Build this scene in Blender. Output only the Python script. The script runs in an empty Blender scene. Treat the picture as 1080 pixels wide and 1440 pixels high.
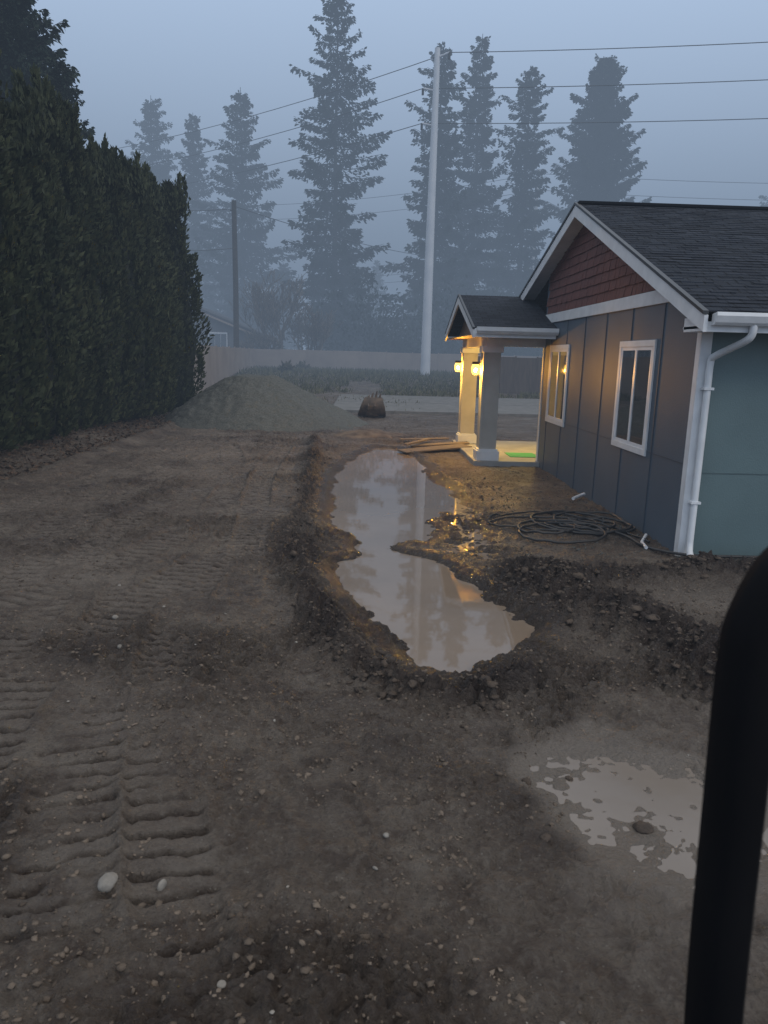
import bpy, bmesh, math, random
import numpy as np
from mathutils import Vector, Matrix, Euler
random.seed(7); rng=np.random.default_rng(7)
D=bpy.data; scene=bpy.context.scene; COL=scene.collection

# ---------------------------------------------------------------- helpers
def link(o): COL.objects.link(o); return o
def empty(name,loc=(0,0,0)):
    e=D.objects.new(name,None); e.location=loc; e.empty_display_size=.3; return link(e)
def setparent(o,p):
    if p is not None:
        o.parent=p; o.matrix_parent_inverse=Matrix.Translation(-p.location)
def mk(name,verts,faces,mat,parent=None,smooth=False):
    me=D.meshes.new(name); me.from_pydata([tuple(v) for v in verts],[],[tuple(f) for f in faces]); me.update()
    if isinstance(mat,(list,tuple)):
        for m in mat: me.materials.append(m)
    else: me.materials.append(mat)
    if smooth: me.polygons.foreach_set('use_smooth',[True]*len(me.polygons))
    o=link(D.objects.new(name,me)); setparent(o,parent); return o
def mknp(name,V,F,mat,parent=None,smooth=False,lnk=True):
    V=np.asarray(V,dtype=np.float32); F=np.asarray(F,dtype=np.int32)
    me=D.meshes.new(name); me.vertices.add(len(V)); me.vertices.foreach_set('co',V.ravel())
    k=F.shape[1]; me.loops.add(F.size); me.loops.foreach_set('vertex_index',F.ravel())
    me.polygons.add(len(F)); me.polygons.foreach_set('loop_start',np.arange(0,F.size,k,dtype=np.int32))
    if smooth: me.polygons.foreach_set('use_smooth',np.ones(len(F),dtype=bool))
    me.update(calc_edges=True); me.validate()
    me.materials.append(mat)
    if not lnk: return me
    o=link(D.objects.new(name,me)); setparent(o,parent); return o
def box(name,x0,x1,y0,y1,z0,z1,mat,parent=None,bev=0):
    bm=bmesh.new(); bmesh.ops.create_cube(bm,size=1)
    for v in bm.verts:
        v.co=Vector(((x0+x1)/2+v.co.x*(x1-x0),(y0+y1)/2+v.co.y*(y1-y0),(z0+z1)/2+v.co.z*(z1-z0)))
    if bev: bmesh.ops.bevel(bm,geom=bm.edges[:],offset=bev,segments=2,affect='EDGES')
    me=D.meshes.new(name); bm.to_mesh(me); bm.free(); me.materials.append(mat)
    o=link(D.objects.new(name,me)); setparent(o,parent); return o
def _prism(name,V,n,mat,parent):
    F=[list(range(n)),list(range(2*n-1,n-1,-1))]+[[i,i+n,(i+1)%n+n,(i+1)%n] for i in range(n)]
    o=mk(name,V,F,mat,parent)
    bm=bmesh.new(); bm.from_mesh(o.data); bmesh.ops.recalc_face_normals(bm,faces=bm.faces[:]); bm.to_mesh(o.data); bm.free()
    return o
def prismX(name,poly,x0,x1,mat,parent=None):
    return _prism(name,[(x0,p[0],p[1]) for p in poly]+[(x1,p[0],p[1]) for p in poly],len(poly),mat,parent)
def prismY(name,poly,y0,y1,mat,parent=None):
    return _prism(name,[(p[0],y0,p[1]) for p in poly]+[(p[0],y1,p[1]) for p in poly],len(poly),mat,parent)
def curve(name,pts,r,mat,parent=None,cyc=False,kind='POLY',res=3):
    c=D.curves.new(name,'CURVE'); c.dimensions='3D'; c.bevel_depth=r; c.bevel_resolution=res; c.use_fill_caps=True
    s=c.splines.new(kind); s.points.add(len(pts)-1)
    for i,p in enumerate(pts): s.points[i].co=(p[0],p[1],p[2],1)
    s.use_cyclic_u=cyc
    if kind=='NURBS': s.order_u=4; s.use_endpoint_u=True; s.resolution_u=6
    c.materials.append(mat)
    o=link(D.objects.new(name,c)); setparent(o,parent); return o
def tube(pts,rad,n=6):
    V=[];F=[]
    for i,p in enumerate(pts):
        p=Vector(p); a=Vector(pts[max(i-1,0)]); b=Vector(pts[min(i+1,len(pts)-1)]); d=(b-a).normalized()
        u=d.orthogonal().normalized() if abs(d.z)<.95 else Vector((1,0,0)); w=d.cross(u).normalized(); u=w.cross(d)
        for k in range(n):
            t=2*math.pi*k/n; V.append(p+(u*math.cos(t)+w*math.sin(t))*rad[i])
    for i in range(len(pts)-1):
        for k in range(n):
            F.append((i*n+k,i*n+(k+1)%n,(i+1)*n+(k+1)%n,(i+1)*n+k))
    return V,F

# ---------------------------------------------------------------- noise
def h2(ix,iy,s):
    n=(ix.astype(np.int64)*374761393+iy.astype(np.int64)*668265263+s*974634777)&0xffffffff
    n=((n^(n>>13))*1274126177)&0xffffffff
    n=((n^(n>>15))*2246822519)&0xffffffff
    return ((n^(n>>16))&0xffffff)/float(0xffffff)
def vn(x,y,s=0):
    ix=np.floor(x); iy=np.floor(y); fx=x-ix; fy=y-iy
    fx=fx*fx*(3-2*fx); fy=fy*fy*(3-2*fy)
    a=h2(ix,iy,s); b=h2(ix+1,iy,s); c=h2(ix,iy+1,s); d=h2(ix+1,iy+1,s)
    return (a*(1-fx)+b*fx)*(1-fy)+(c*(1-fx)+d*fx)*fy
def fbm(x,y,sc,o=3,s=0):
    v=0;a=1;t=0
    for i in range(o):
        v=v+a*(vn(x/sc+i*7.3,y/sc-i*3.1,s+i)-.5); t+=a; a*=.5; sc*=.47
    return v/t*2
def worley(x,y,sc,s=0):
    x=x/sc;y=y/sc; ix=np.floor(x);iy=np.floor(y); best=np.full(x.shape,9.)
    for dx in(-1,0,1):
        for dy in(-1,0,1):
            cx=ix+dx;cy=iy+dy
            px=cx+h2(cx,cy,s);py=cy+h2(cx,cy,s+91)
            best=np.minimum(best,(px-x)**2+(py-y)**2)
    return np.sqrt(best)
def ss(a,b,x):
    t=np.clip((x-a)/(b-a),0,1); return t*t*(3-2*t)
def pathdist(x,y,P):
    best=np.full(x.shape,1e9); S=np.zeros(x.shape); acc=0
    for (ax,ay),(bx,by) in zip(P[:-1],P[1:]):
        dx=bx-ax;dy=by-ay;l=math.hypot(dx,dy)
        t=np.clip(((x-ax)*dx+(y-ay)*dy)/(l*l),0,1)
        d=np.hypot(x-ax-t*dx,y-ay-t*dy); m=d<best
        best=np.where(m,d,best); S=np.where(m,acc+t*l,S); acc+=l
    return best,S,None
def sdf(x,y,P):
    d,_,_=pathdist(x,y,P+[P[0]]); ins=np.zeros(x.shape,bool)
    for (ax,ay),(bx,by) in zip(P,P[1:]+[P[0]]):
        c=((ay>y)!=(by>y)); xx=ax+(bx-ax)*(y-ay)/((by-ay) if by!=ay else 1e-9)
        ins^=c&(x<xx)
    return np.where(ins,-d,d)
def smoothpath(P,n=8):
    out=[]
    for i in range(len(P)-1):
        p0=P[max(i-1,0)];p1=P[i];p2=P[i+1];p3=P[min(i+2,len(P)-1)]
        for k in range(n):
            t=k/n; out.append(tuple(.5*((2*p1[j])+(-p0[j]+p2[j])*t+(2*p0[j]-5*p1[j]+4*p2[j]-p3[j])*t*t+(-p0[j]+3*p1[j]-3*p2[j]+p3[j])*t**3) for j in range(len(p1))))
    out.append(tuple(P[-1])); return out

# ---------------------------------------------------------------- materials
def N(nt,t,**k):
    n=nt.nodes.new(t)
    for a,b in k.items(): setattr(n,a,b)
    return n
def mat(name,c1,c2=None,rough=.7,sc=3.,bump=0.,bsc=20.,detail=5,spec=.5,ior=None,metal=0,ramp=(.35,.65),stretch=None):
    m=D.materials.new(name); m.use_nodes=True; nt=m.node_tree; b=nt.nodes['Principled BSDF']
    b.inputs['Roughness'].default_value=rough; b.inputs['Metallic'].default_value=metal
    b.inputs['Specular IOR Level'].default_value=spec
    if ior: b.inputs['IOR'].default_value=ior
    c2=c2 or tuple(x*.8 for x in c1)
    tc=N(nt,'ShaderNodeTexCoord'); src=tc.outputs['Object']
    if stretch:
        mp=N(nt,'ShaderNodeMapping'); mp.inputs['Scale'].default_value=stretch; nt.links.new(src,mp.inputs['Vector']); src=mp.outputs['Vector']
    n=N(nt,'ShaderNodeTexNoise'); n.inputs['Scale'].default_value=sc; n.inputs['Detail'].default_value=detail
    nt.links.new(src,n.inputs['Vector'])
    r=N(nt,'ShaderNodeValToRGB'); r.color_ramp.elements[0].position=ramp[0]; r.color_ramp.elements[1].position=ramp[1]
    r.color_ramp.elements[0].color=(*c1,1); r.color_ramp.elements[1].color=(*c2,1)
    nt.links.new(n.outputs['Fac'],r.inputs['Fac']); nt.links.new(r.outputs['Color'],b.inputs['Base Color'])
    if bump:
        n2=N(nt,'ShaderNodeTexNoise'); n2.inputs['Scale'].default_value=bsc; n2.inputs['Detail'].default_value=6
        nt.links.new(src,n2.inputs['Vector'])
        bp=N(nt,'ShaderNodeBump'); bp.inputs['Strength'].default_value=bump; bp.inputs['Distance'].default_value=.02
        nt.links.new(n2.outputs['Fac'],bp.inputs['Height']); nt.links.new(bp.outputs['Normal'],b.inputs['Normal'])
    return m
def emis(name,c,s,transp=0):
    m=D.materials.new(name); m.use_nodes=True; nt=m.node_tree; nt.nodes.clear()
    e=N(nt,'ShaderNodeEmission'); e.inputs[0].default_value=(*c,1); e.inputs[1].default_value=s
    o=N(nt,'ShaderNodeOutputMaterial')
    if transp:
        t=N(nt,'ShaderNodeBsdfTransparent'); t.inputs[0].default_value=(1,.8,.5,1); a=N(nt,'ShaderNodeMixShader'); a.inputs[0].default_value=transp
        nt.links.new(e.outputs[0],a.inputs[1]); nt.links.new(t.outputs[0],a.inputs[2]); nt.links.new(a.outputs[0],o.inputs[0])
    else: nt.links.new(e.outputs[0],o.inputs[0])
    return m

M_slate=mat('slate_siding',(.080,.108,.140),(.070,.095,.125),.55,1.2,.15,60)
M_slate_lit=mat('slate_siding_lit',(.115,.172,.178),(.10,.150,.156),.5,1.2,.15,60)  # lit copy of the slate siding: teal light put into the colour
M_white=mat('white_trim',(.72,.73,.74),(.62,.63,.64),.45,4)
M_vinyl=mat('white_vinyl',(.75,.76,.78),(.7,.71,.73),.3,4)
M_cream=mat('post_paint',(.42,.40,.36),(.36,.34,.30),.55,3)
M_conc=mat('concrete',(.17,.165,.158),(.12,.118,.112),.8,2.5,.3,25)
M_slab=mat('porch_concrete',(.34,.33,.31),(.27,.26,.245),.7,2.5,.3,25)
M_wood=mat('porch_wood',(.22,.12,.06),(.14,.075,.04),.55,4,.2,20,stretch=(1,6,6))
M_dark=mat('black_metal',(.02,.02,.022),(.03,.03,.03),.4,5)
M_rubber=mat('black_rubber',(.003,.003,.004),(.005,.005,.006),.75,5,spec=.12)
M_hose=mat('hose_rubber',(.018,.018,.02),(.05,.045,.04),.5,6)
M_glass=mat('window_glass',(.03,.035,.04),(.02,.022,.025),.03,1,ior=1.75)
M_fence=mat('tan_fence_paint',(.30,.24,.20),(.25,.20,.17),.8,.7,.2,10)
M_wfence=mat('brown_wood_fence',(.09,.065,.05),(.06,.045,.035),.8,2,.3,20,stretch=(4,4,.6))
M_bark=mat('bark',(.05,.04,.033),(.03,.025,.02),.9,4,.6,12)
M_fir=mat('fir_needles',(.010,.020,.014),(.022,.034,.02),.85,.6,spec=.2)
M_arb=mat('arborvitae_leaves',(.012,.019,.009),(.055,.064,.027),.75,2.6,ramp=(.3,.72),detail=8,spec=.25)
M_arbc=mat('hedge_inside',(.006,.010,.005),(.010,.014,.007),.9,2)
M_steel=mat('galvanised_pole',(.62,.63,.65),(.55,.57,.6),.5,1)
M_wire=mat('wire',(.09,.10,.11),(.07,.08,.09),.5,1)
M_gravel=mat('gravel',(.115,.120,.108),(.042,.045,.041),.85,22,1.,30,ramp=(.3,.7))
M_clod=mat('clod_soil',(.085,.058,.038),(.036,.024,.016),.7,8,.8,60)
M_crumb=mat('crumb_soil',(.17,.13,.095),(.06,.042,.028),.8,3,.5,60)
M_stone=mat('stone_grey',(.27,.245,.21),(.16,.145,.125),.65,18,.3,40)
M_weed=mat('weeds',(.12,.11,.055),(.06,.065,.032),.8,1.2)
M_rust=mat('bucket_steel',(.10,.070,.048),(.045,.033,.025),.75,5,.6,14)
M_ply=mat('plywood',(.17,.13,.09),(.11,.08,.055),.75,3,stretch=(1,8,8))
M_roofg=mat('grey_roof',(.05,.05,.055),(.035,.035,.04),.8,3)
M_hwall=mat('grey_house_wall',(.12,.12,.125),(.10,.10,.105),.8,1)
M_litter=mat('leaf_litter',(.10,.06,.035),(.05,.035,.022),.85,9,.4,40)
M_mat=mat('green_mat',(.06,.36,.12),(.05,.30,.10),.8,5)

def brickmat(name,c1,c2,cm,scale,bw,rh,rough,bump=.6,mort=.012,axes='yz'):
    m=D.materials.new(name); m.use_nodes=True; nt=m.node_tree; b=nt.nodes['Principled BSDF']; b.inputs['Roughness'].default_value=rough; b.inputs['Specular IOR Level'].default_value=.25
    tc=N(nt,'ShaderNodeTexCoord'); sp=N(nt,'ShaderNodeSeparateXYZ'); cb=N(nt,'ShaderNodeCombineXYZ')
    nt.links.new(tc.outputs['Object'],sp.inputs[0])
    ax={'x':'X','y':'Y','z':'Z'}
    nt.links.new(sp.outputs[ax[axes[0]]],cb.inputs['X']); nt.links.new(sp.outputs[ax[axes[1]]],cb.inputs['Y'])
    br=N(nt,'ShaderNodeTexBrick'); br.inputs['Scale'].default_value=scale; br.inputs['Brick Width'].default_value=bw; br.inputs['Row Height'].default_value=rh
    br.inputs['Mortar Size'].default_value=mort; br.inputs['Color1'].default_value=(*c1,1); br.inputs['Color2'].default_value=(*c2,1); br.inputs['Mortar'].default_value=(*cm,1)
    br.inputs['Mortar Smooth'].default_value=.3
    nt.links.new(cb.outputs[0],br.inputs['Vector'])
    n=N(nt,'ShaderNodeTexNoise'); n.inputs['Scale'].default_value=1.3; n.inputs['Detail'].default_value=8; nt.links.new(tc.outputs['Object'],n.inputs['Vector'])
    r=N(nt,'ShaderNodeMapRange'); r.inputs[3].default_value=.7; r.inputs[4].default_value=1.3; nt.links.new(n.outputs['Fac'],r.inputs[0])
    mx=N(nt,'ShaderNodeVectorMath',operation='SCALE'); nt.links.new(br.outputs['Color'],mx.inputs[0]); nt.links.new(r.outputs[0],mx.inputs['Scale'])
    nt.links.new(mx.outputs[0],b.inputs['Base Color'])
    n2=N(nt,'ShaderNodeTexNoise'); n2.inputs['Scale'].default_value=120; nt.links.new(tc.outputs['Object'],n2.inputs['Vector'])
    ma=N(nt,'ShaderNodeMath',operation='MULTIPLY_ADD'); ma.inputs[1].default_value=-1.; nt.links.new(br.outputs['Fac'],ma.inputs[0]); nt.links.new(n2.outputs['Fac'],ma.inputs[2])
    bp=N(nt,'ShaderNodeBump'); bp.inputs['Strength'].default_value=bump; bp.inputs['Distance'].default_value=.015
    nt.links.new(ma.outputs[0],bp.inputs['Height']); nt.links.new(bp.outputs['Normal'],b.inputs['Normal'])
    return m
M_shingle=brickmat('asphalt_shingles',(.011,.014,.022),(.027,.033,.046),(.006,.007,.01),1,.30,.14,.9,axes='xy')
M_shake=mat('red_shakes',(.15,.045,.030),(.10,.030,.022),.7,9,.4,30,stretch=(1,3,.6))

# ---------------------------------------------------------------- ground
PUD=[(.4,20.1),(-.1,18.6),(-.5,16.8),(-.62,15),(-.55,13.1),(-.5,11.6),(-.39,10.5),(-.12,9.5),(-.12,9.0),(-.35,8.45),(-.3,7.9),(-.19,7.37),(.04,6.55),(.33,5.75),(.53,5.42),(.8,5.28),(1.0,5.5),(1.16,5.77),(1.6,6.1),(1.7,6.5),(1.55,6.95),(1.32,7.5),(1.2,8.0),(1.1,8.5),(.84,8.95),(.52,9.15),(.5,9.4),(.9,9.6),(1.12,10.1),(1.1,10.8),(1.3,11.6),(1.62,12.6),(1.6,13.6),(1.48,15),(1.45,17),(1.3,18.6),(1.0,19.8)]
PUD2=[(1.20,4.25),(1.6,4.4),(2.12,4.15),(2.3,3.5),(1.9,3.0),(1.6,3.05),(1.42,3.27),(1.19,3.68),(1.1,4.0)]
RIDGE=smoothpath([(-1.35,21),(-1.15,17.7),(-.95,13.5),(-.83,10.3),(-.68,8.4),(-.45,6.9),(-.22,6.0),(.08,5.35),(.4,5.0),(.75,4.9),(1.2,5.1)],4)
BERM=smoothpath([(1.85,7.8),(2.2,7.1),(2.6,6.3),(2.9,5.6),(3.3,5.1)],4)
BERM2=smoothpath([(2.2,7.6),(3.0,7.95),(4.0,8.2),(5.5,8.3)],4)
TR=[ (smoothpath([(-.85,1.6),(-1.25,2.8),(-1.62,4.0),(-2.1,6.0),(-2.45,8.2),(-2.8,12.5),(-3.0,17.5),(-2.6,22)],5),.44,.15),
     (smoothpath([(-.35,1.6),(-.8,2.9),(-1.15,4.0),(-1.45,5.2),(-1.65,7.0),(-1.6,9.5)],5),.38,.145),
     (smoothpath([(-3.0,3.0),(-3.3,6.0),(-3.75,9.1),(-3.9,12),(-3.7,15),(-2.9,20)],5),.48,.155),
     (smoothpath([(-4.6,3.0),(-4.9,6.5),(-5.1,10),(-4.9,14),(-4.2,18),(-3.2,22)],5),.48,.16),
     (smoothpath([(-2.2,2.2),(-2.6,4.5),(-3.05,7.2),(-3.2,10.5),(-2.2,16)],5),.44,.15),
     (smoothpath([(-1.2,7.0),(-1.5,10),(-1.9,14),(-2.0,19)],5),.42,.155),
     (smoothpath([(-1.6,1.6),(-2.1,3.4),(-2.35,5.2),(-2.0,7.5),(-1.3,11)],5),.42,.15),
     (smoothpath([(-4.2,5.0),(-3.0,7.4),(-2.3,10.2),(-2.4,14),(-3.4,19)],5),.44,.16),
     (smoothpath([(-4.0,9),(-4.5,13),(-4.2,17),(-3.0,21)],5),.44,.16)]
def height(x,y,full=False):
    near=1-ss(35,60,y)
    h=.035*fbm(x,y,2.2,3,1)*near
    mid=.032*fbm(x,y,.55,3,11)
    fine=.022*fbm(x,y,.13,3,21)+.014*(fbm(x,y,.05,2,31))
    wx=x+.07*fbm(x,y,.2,2,5); wy=y+.07*fbm(x,y,.2,2,6)
    clod=(.5-worley(wx,wy,.12,41))*.070+(.5-worley(wx,wy,.052,43))*.048
    dr,_,_=pathdist(x,y,RIDGE); wr=np.exp(-(dr/(.20+.08*fbm(x,y,.6,2,12)))**2)
    db,_,_=pathdist(x,y,BERM); wb=np.exp(-(db/.45)**2)
    db2,_,_=pathdist(x,y,BERM2); wb2=np.exp(-(db2/.32)**2)
    patch=ss(-.05,.35,fbm(x,y,1.1,3,77))
    rough=np.clip(.42+.85*patch+1.4*wr+1.8*wb+1.6*wb2,0,2.2)
    rough=rough*(1-.6*ss(2.0,2.4,x)*ss(8.8,9.2,y))
    flat=np.ones(x.shape); trk=np.zeros(x.shape); grv=np.zeros(x.shape); padm=np.zeros(x.shape)
    for i,(P,w,per) in enumerate(TR):
        d,s,sd=pathdist(x,y,P)
        d=d+.022*fbm(x,y,.25,2,70+i)
        m=1-ss(w/2-.02,w/2+.03,d)
        fade=ss(-.45,.15,fbm(x,y,1.1,2,60+i)+.40*fbm(x,y,.25,2,90+i))
        m2=m*(.25+.75*fade)
        ph=(s+.035*fbm(x,y,.3,2,8)+.020*fbm(x,y,.07,2,18))/per
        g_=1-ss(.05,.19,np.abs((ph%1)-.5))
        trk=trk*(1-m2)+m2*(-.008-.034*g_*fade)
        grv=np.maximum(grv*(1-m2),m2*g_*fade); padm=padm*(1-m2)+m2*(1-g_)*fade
        trk=trk+.016*np.exp(-((d-w/2-.04)/.035)**2)*fade*(1+1.2*fbm(x,y,.12,2,i))
        flat=flat*(1-.50*m2)
    h=h+(mid*.8+fine+clod*rough)*(.25+.75*near)*flat+trk
    h=h+.13*wr*(.6+.8*fbm(x,y,.4,2,3))+.21*wb*(.7+.7*fbm(x,y,.45,2,4))+.15*wb2*(.8+.6*fbm(x,y,.4,2,14))
    h=h+.05*ss(-.6,-1.2,x)*ss(30,20,y)
    h=h+.30*ss(-5.9,-8,x)*ss(32,27,y)+.10*np.exp(-((x+6.0+.2*fbm(x,y,2,2,9))/.25)**2)*ss(30,26,y)
    h=h-.03*np.exp(-((x+1.0-.12*np.sin(y*.5))/.09)**2)*ss(9,12,y)*ss(24,20,y)
    sog=np.exp(-((x-1.55)/.45)**2)*ss(8.4,9.4,y)*ss(16.5,13.5,y)
    h=h-.058*sog
    sp=sdf(x,y,PUD)+.16*fbm(x,y,.55,3,15)+.05*fbm(x,y,.12,2,14)
    w=ss(.10,-.22,sp)
    h=h*(1-w)+w*(-.10+.25*h)
    lip=np.exp(-((sp-.12)/.12)**2)*(1-.9*sog); h=h*(1-.45*lip)+.020*lip
    s2=sdf(x,y,PUD2)+.26*fbm(x,y,.6,3,16)
    w2=ss(.16,-.14,s2)
    h=h*(1-w2)+w2*(-.055+.36*h)
    h=h+.95*ss(46,62,y)
    h=h+2.5*fbm(x,y,60,2,2)*ss(120,220,np.hypot(x,y))
    if full: return h,sp,s2,wr,wb,wb2,grv,patch,sog,padm
    return h
def axis(segs):
    out=[]
    for a,b,st in segs: out+=list(np.arange(a,b,st))
    out.append(segs[-1][1]); return np.array(out)
gx=axis([(-900,-100,80),(-100,-20,6),(-20,-8,.5),(-8,-5.4,.07),(-5.4,-2.6,.03),(-2.6,2.6,.016),(2.6,4.6,.033),(4.6,8,.3),(8,20,1),(20,100,8),(100,900,80)])
gy=axis([(-200,-5,20),(-5,1.4,.4),(1.4,6.2,.014),(6.2,12,.026),(12,18,.036),(18,23,.05),(23,30,.15),(30,50,.5),(50,70,1),(70,120,5),(120,1500,60)])
X,Y=np.meshgrid(gx,gy)
xs=X.ravel(); ys=Y.ravel()
H,sp,s2,wr,wb,wb2,grv,patch,sog,padm=height(xs,ys,True)
nx=len(gx); ny=len(gy)
idx=np.arange(nx*ny).reshape(ny,nx)
F=np.stack([idx[:-1,:-1].ravel(),idx[:-1,1:].ravel(),idx[1:,1:].ravel(),idx[1:,:-1].ravel()],1)
def groundmat():
    m=D.materials.new('mud_ground'); m.use_nodes=True; nt=m.node_tree; b=nt.nodes['Principled BSDF']; L=nt.links.new
    at=N(nt,'ShaderNodeAttribute',attribute_name='mask'); sep=N(nt,'ShaderNodeSeparateColor'); L(at.outputs['Color'],sep.inputs[0])
    tc=N(nt,'ShaderNodeTexCoord')
    def noise(s,d=6,r=.55):
        n=N(nt,'ShaderNodeTexNoise'); n.inputs['Scale'].default_value=s; n.inputs['Detail'].default_value=d; n.inputs['Roughness'].default_value=r; L(tc.outputs['Object'],n.inputs['Vector']); return n.outputs['Fac']
    def ramp(f,c,p):
        r=N(nt,'ShaderNodeValToRGB'); e=r.color_ramp.elements; e[0].position=p[0]; e[1].position=p[-1]; e[0].color=(*c[0],1); e[1].color=(*c[-1],1)
        for cc,pp in zip(c[1:-1],p[1:-1]):
            k=e.new(pp); k.color=(*cc,1)
        L(f,r.inputs[0]); return r.outputs[0]
    def mix(f,a,c,mode='MIX'):
        n=N(nt,'ShaderNodeMix',data_type='RGBA',blend_type=mode)
        if isinstance(f,float): n.inputs[0].default_value=f
        else: L(f,n.inputs[0])
        for k,v in ((6,a),(7,c)):
            if isinstance(v,tuple): n.inputs[k].default_value=(*v,1)
            else: L(v,n.inputs[k])
        return n.outputs[2]
    base=ramp(noise(.9,6),[(.100,.072,.050),(.150,.116,.086),(.215,.178,.138)],[.33,.5,.68])
    base=mix(ramp(noise(5.,6,.65),[(0,0,0),(1,1,1)],[.42,.62]),base,(.088,.060,.041))
    base=mix(ramp(noise(28,4),[(0,0,0),(.7,.7,.7)],[.48,.72]),base,(.215,.178,.140))
    base=mix(ramp(noise(60,3),[(0,0,0),(.6,.6,.6)],[.55,.7]),base,(.050,.034,.023))
    base=mix(sep.outputs[2],base,(.042,.025,.017))
    base=mix(sep.outputs[0],base,(.285,.240,.198))
    v=N(nt,'ShaderNodeTexVoronoi'); v.inputs['Scale'].default_value=38; L(tc.outputs['Object'],v.inputs['Vector'])
    lt=N(nt,'ShaderNodeMath',operation='LESS_THAN'); L(v.outputs['Distance'],lt.inputs[0]); lt.inputs[1].default_value=.20
    sc=N(nt,'ShaderNodeSeparateColor'); L(v.outputs['Color'],sc.inputs[0])
    gt=N(nt,'ShaderNodeMath',operation='GREATER_THAN'); L(sc.outputs[0],gt.inputs[0]); gt.inputs[1].default_value=.90
    mu=N(nt,'ShaderNodeMath',operation='MULTIPLY'); L(lt.outputs[0],mu.inputs[0]); L(gt.outputs[0],mu.inputs[1])
    base=mix(mu.outputs[0],base,(.24,.205,.17))
    wet_shade_tint=mix(sep.outputs[1],(1.,1.,1.),(.58,.55,.52))  # darkens wet ground and the painted groove shade alike
    base=mix(1.0,base,wet_shade_tint,'MULTIPLY')
    L(base,b.inputs['Base Color'])
    wn=ramp(noise(1.4,4),[(0,0,0),(1,1,1)],[.45,.65])
    mr=N(nt,'ShaderNodeMath',operation='MULTIPLY_ADD'); L(wn,mr.inputs[0]); mr.inputs[1].default_value=-.24; mr.inputs[2].default_value=.62
    mr2=N(nt,'ShaderNodeMath',operation='MULTIPLY_ADD'); L(sep.outputs[1],mr2.inputs[0]); mr2.inputs[1].default_value=-.42; L(mr.outputs[0],mr2.inputs[2])
    mm=N(nt,'ShaderNodeMath',operation='MAXIMUM'); L(mr2.outputs[0],mm.inputs[0]); mm.inputs[1].default_value=.15
    L(mm.outputs[0],b.inputs['Roughness'])
    v2=N(nt,'ShaderNodeTexVoronoi'); v2.inputs['Scale'].default_value=30
    nz=N(nt,'ShaderNodeTexNoise'); nz.inputs['Scale'].default_value=14; L(tc.outputs['Object'],nz.inputs['Vector'])
    vm=N(nt,'ShaderNodeVectorMath',operation='MULTIPLY_ADD'); L(nz.outputs['Color'],vm.inputs[0]); vm.inputs[1].default_value=(.07,.07,.07); L(tc.outputs['Object'],vm.inputs[2]); L(vm.outputs[0],v2.inputs['Vector'])
    ad=N(nt,'ShaderNodeMath',operation='MULTIPLY_ADD'); L(noise(55,6,.75),ad.inputs[0]); ad.inputs[1].default_value=.7
    L(noise(11,6,.65),ad.inputs[2])
    ad2=N(nt,'ShaderNodeMath',operation='MULTIPLY_ADD'); L(v2.outputs['Distance'],ad2.inputs[0]); ad2.inputs[1].default_value=-.45; L(ad.outputs[0],ad2.inputs[2])
    bp=N(nt,'ShaderNodeBump'); bp.inputs['Strength'].default_value=1.; bp.inputs['Distance'].default_value=.075
    L(ad2.outputs[0],bp.inputs['Height']); L(bp.outputs['Normal'],b.inputs['Normal'])
    return m
M_ground=groundmat()
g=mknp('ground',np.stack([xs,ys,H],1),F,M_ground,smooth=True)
pale=np.clip(.95*ss(.22,-.02,s2)+.5*ss(.9,.0,s2)*ss(-.2,.3,fbm(xs,ys,.4,3,99)),0,1)
pale=np.clip(pale+.5*np.exp(-((xs-3.5)**2/.5+(ys-7.0)**2/.4))+.28*ss(.1,.5,fbm(xs,ys,1.6,3,123))*(xs<-.6)+.25*padm,0,1)  # pale soil, plus tread pad tops painted lighter against the groove shade
wet=np.clip(ss(.45,.0,sp)+.30*ss(.5,0,s2)+.35*patch*(ys<8)+.60*grv+1.0*sog,0,1)  # wet ground, plus tread-groove shade painted in as darkening
dark=np.clip(.8*wr+1.15*wb+.95*wb2+.30*patch+.50*grv+.45*ss(.15,.55,fbm(xs,ys,.7,3,141)),0,1)*(1-pale)  # dark soil, plus tread-groove shade put into the colour
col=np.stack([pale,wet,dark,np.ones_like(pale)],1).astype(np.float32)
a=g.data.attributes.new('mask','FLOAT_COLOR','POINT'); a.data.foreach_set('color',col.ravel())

def water(name,out,z,c,rough,bump=0,ior=1.5):
    out=[(p[0],p[1],z) for p in out]
    m=mat(name+'_surface',c,tuple(k*.82 for k in c),rough,.8,ior=ior)
    if bump:
        nt=m.node_tree; b=nt.nodes['Principled BSDF']; tc=N(nt,'ShaderNodeTexCoord'); n2=N(nt,'ShaderNodeTexNoise'); n2.inputs['Scale'].default_value=3.5; n2.inputs['Detail'].default_value=3
        nt.links.new(tc.outputs['Object'],n2.inputs['Vector']); bp=N(nt,'ShaderNodeBump'); bp.inputs['Strength'].default_value=bump; bp.inputs['Distance'].default_value=.01
        nt.links.new(n2.outputs['Fac'],bp.inputs['Height']); nt.links.new(bp.outputs['Normal'],b.inputs['Normal'])
    return mk(name,out,[list(range(len(out)))],m)
water('puddle_water',[(-.8,20.6),(-.9,9.5),(-.62,7.4),(.1,5.1),(1.0,5.0),(2.0,6.1),(1.9,7.6),(1.6,8.6),(2.5,9.2),(2.6,15.5),(2.0,20.6)],-.042,(.235,.180,.132),.03,.06)
water('puddle_water',[(.9,4.5),(1.6,4.7),(2.4,4.4),(2.6,3.4),(1.9,2.7),(1.3,2.95),(.95,3.6)],-.053,(.225,.188,.155),.16,.3,1.4)

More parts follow.
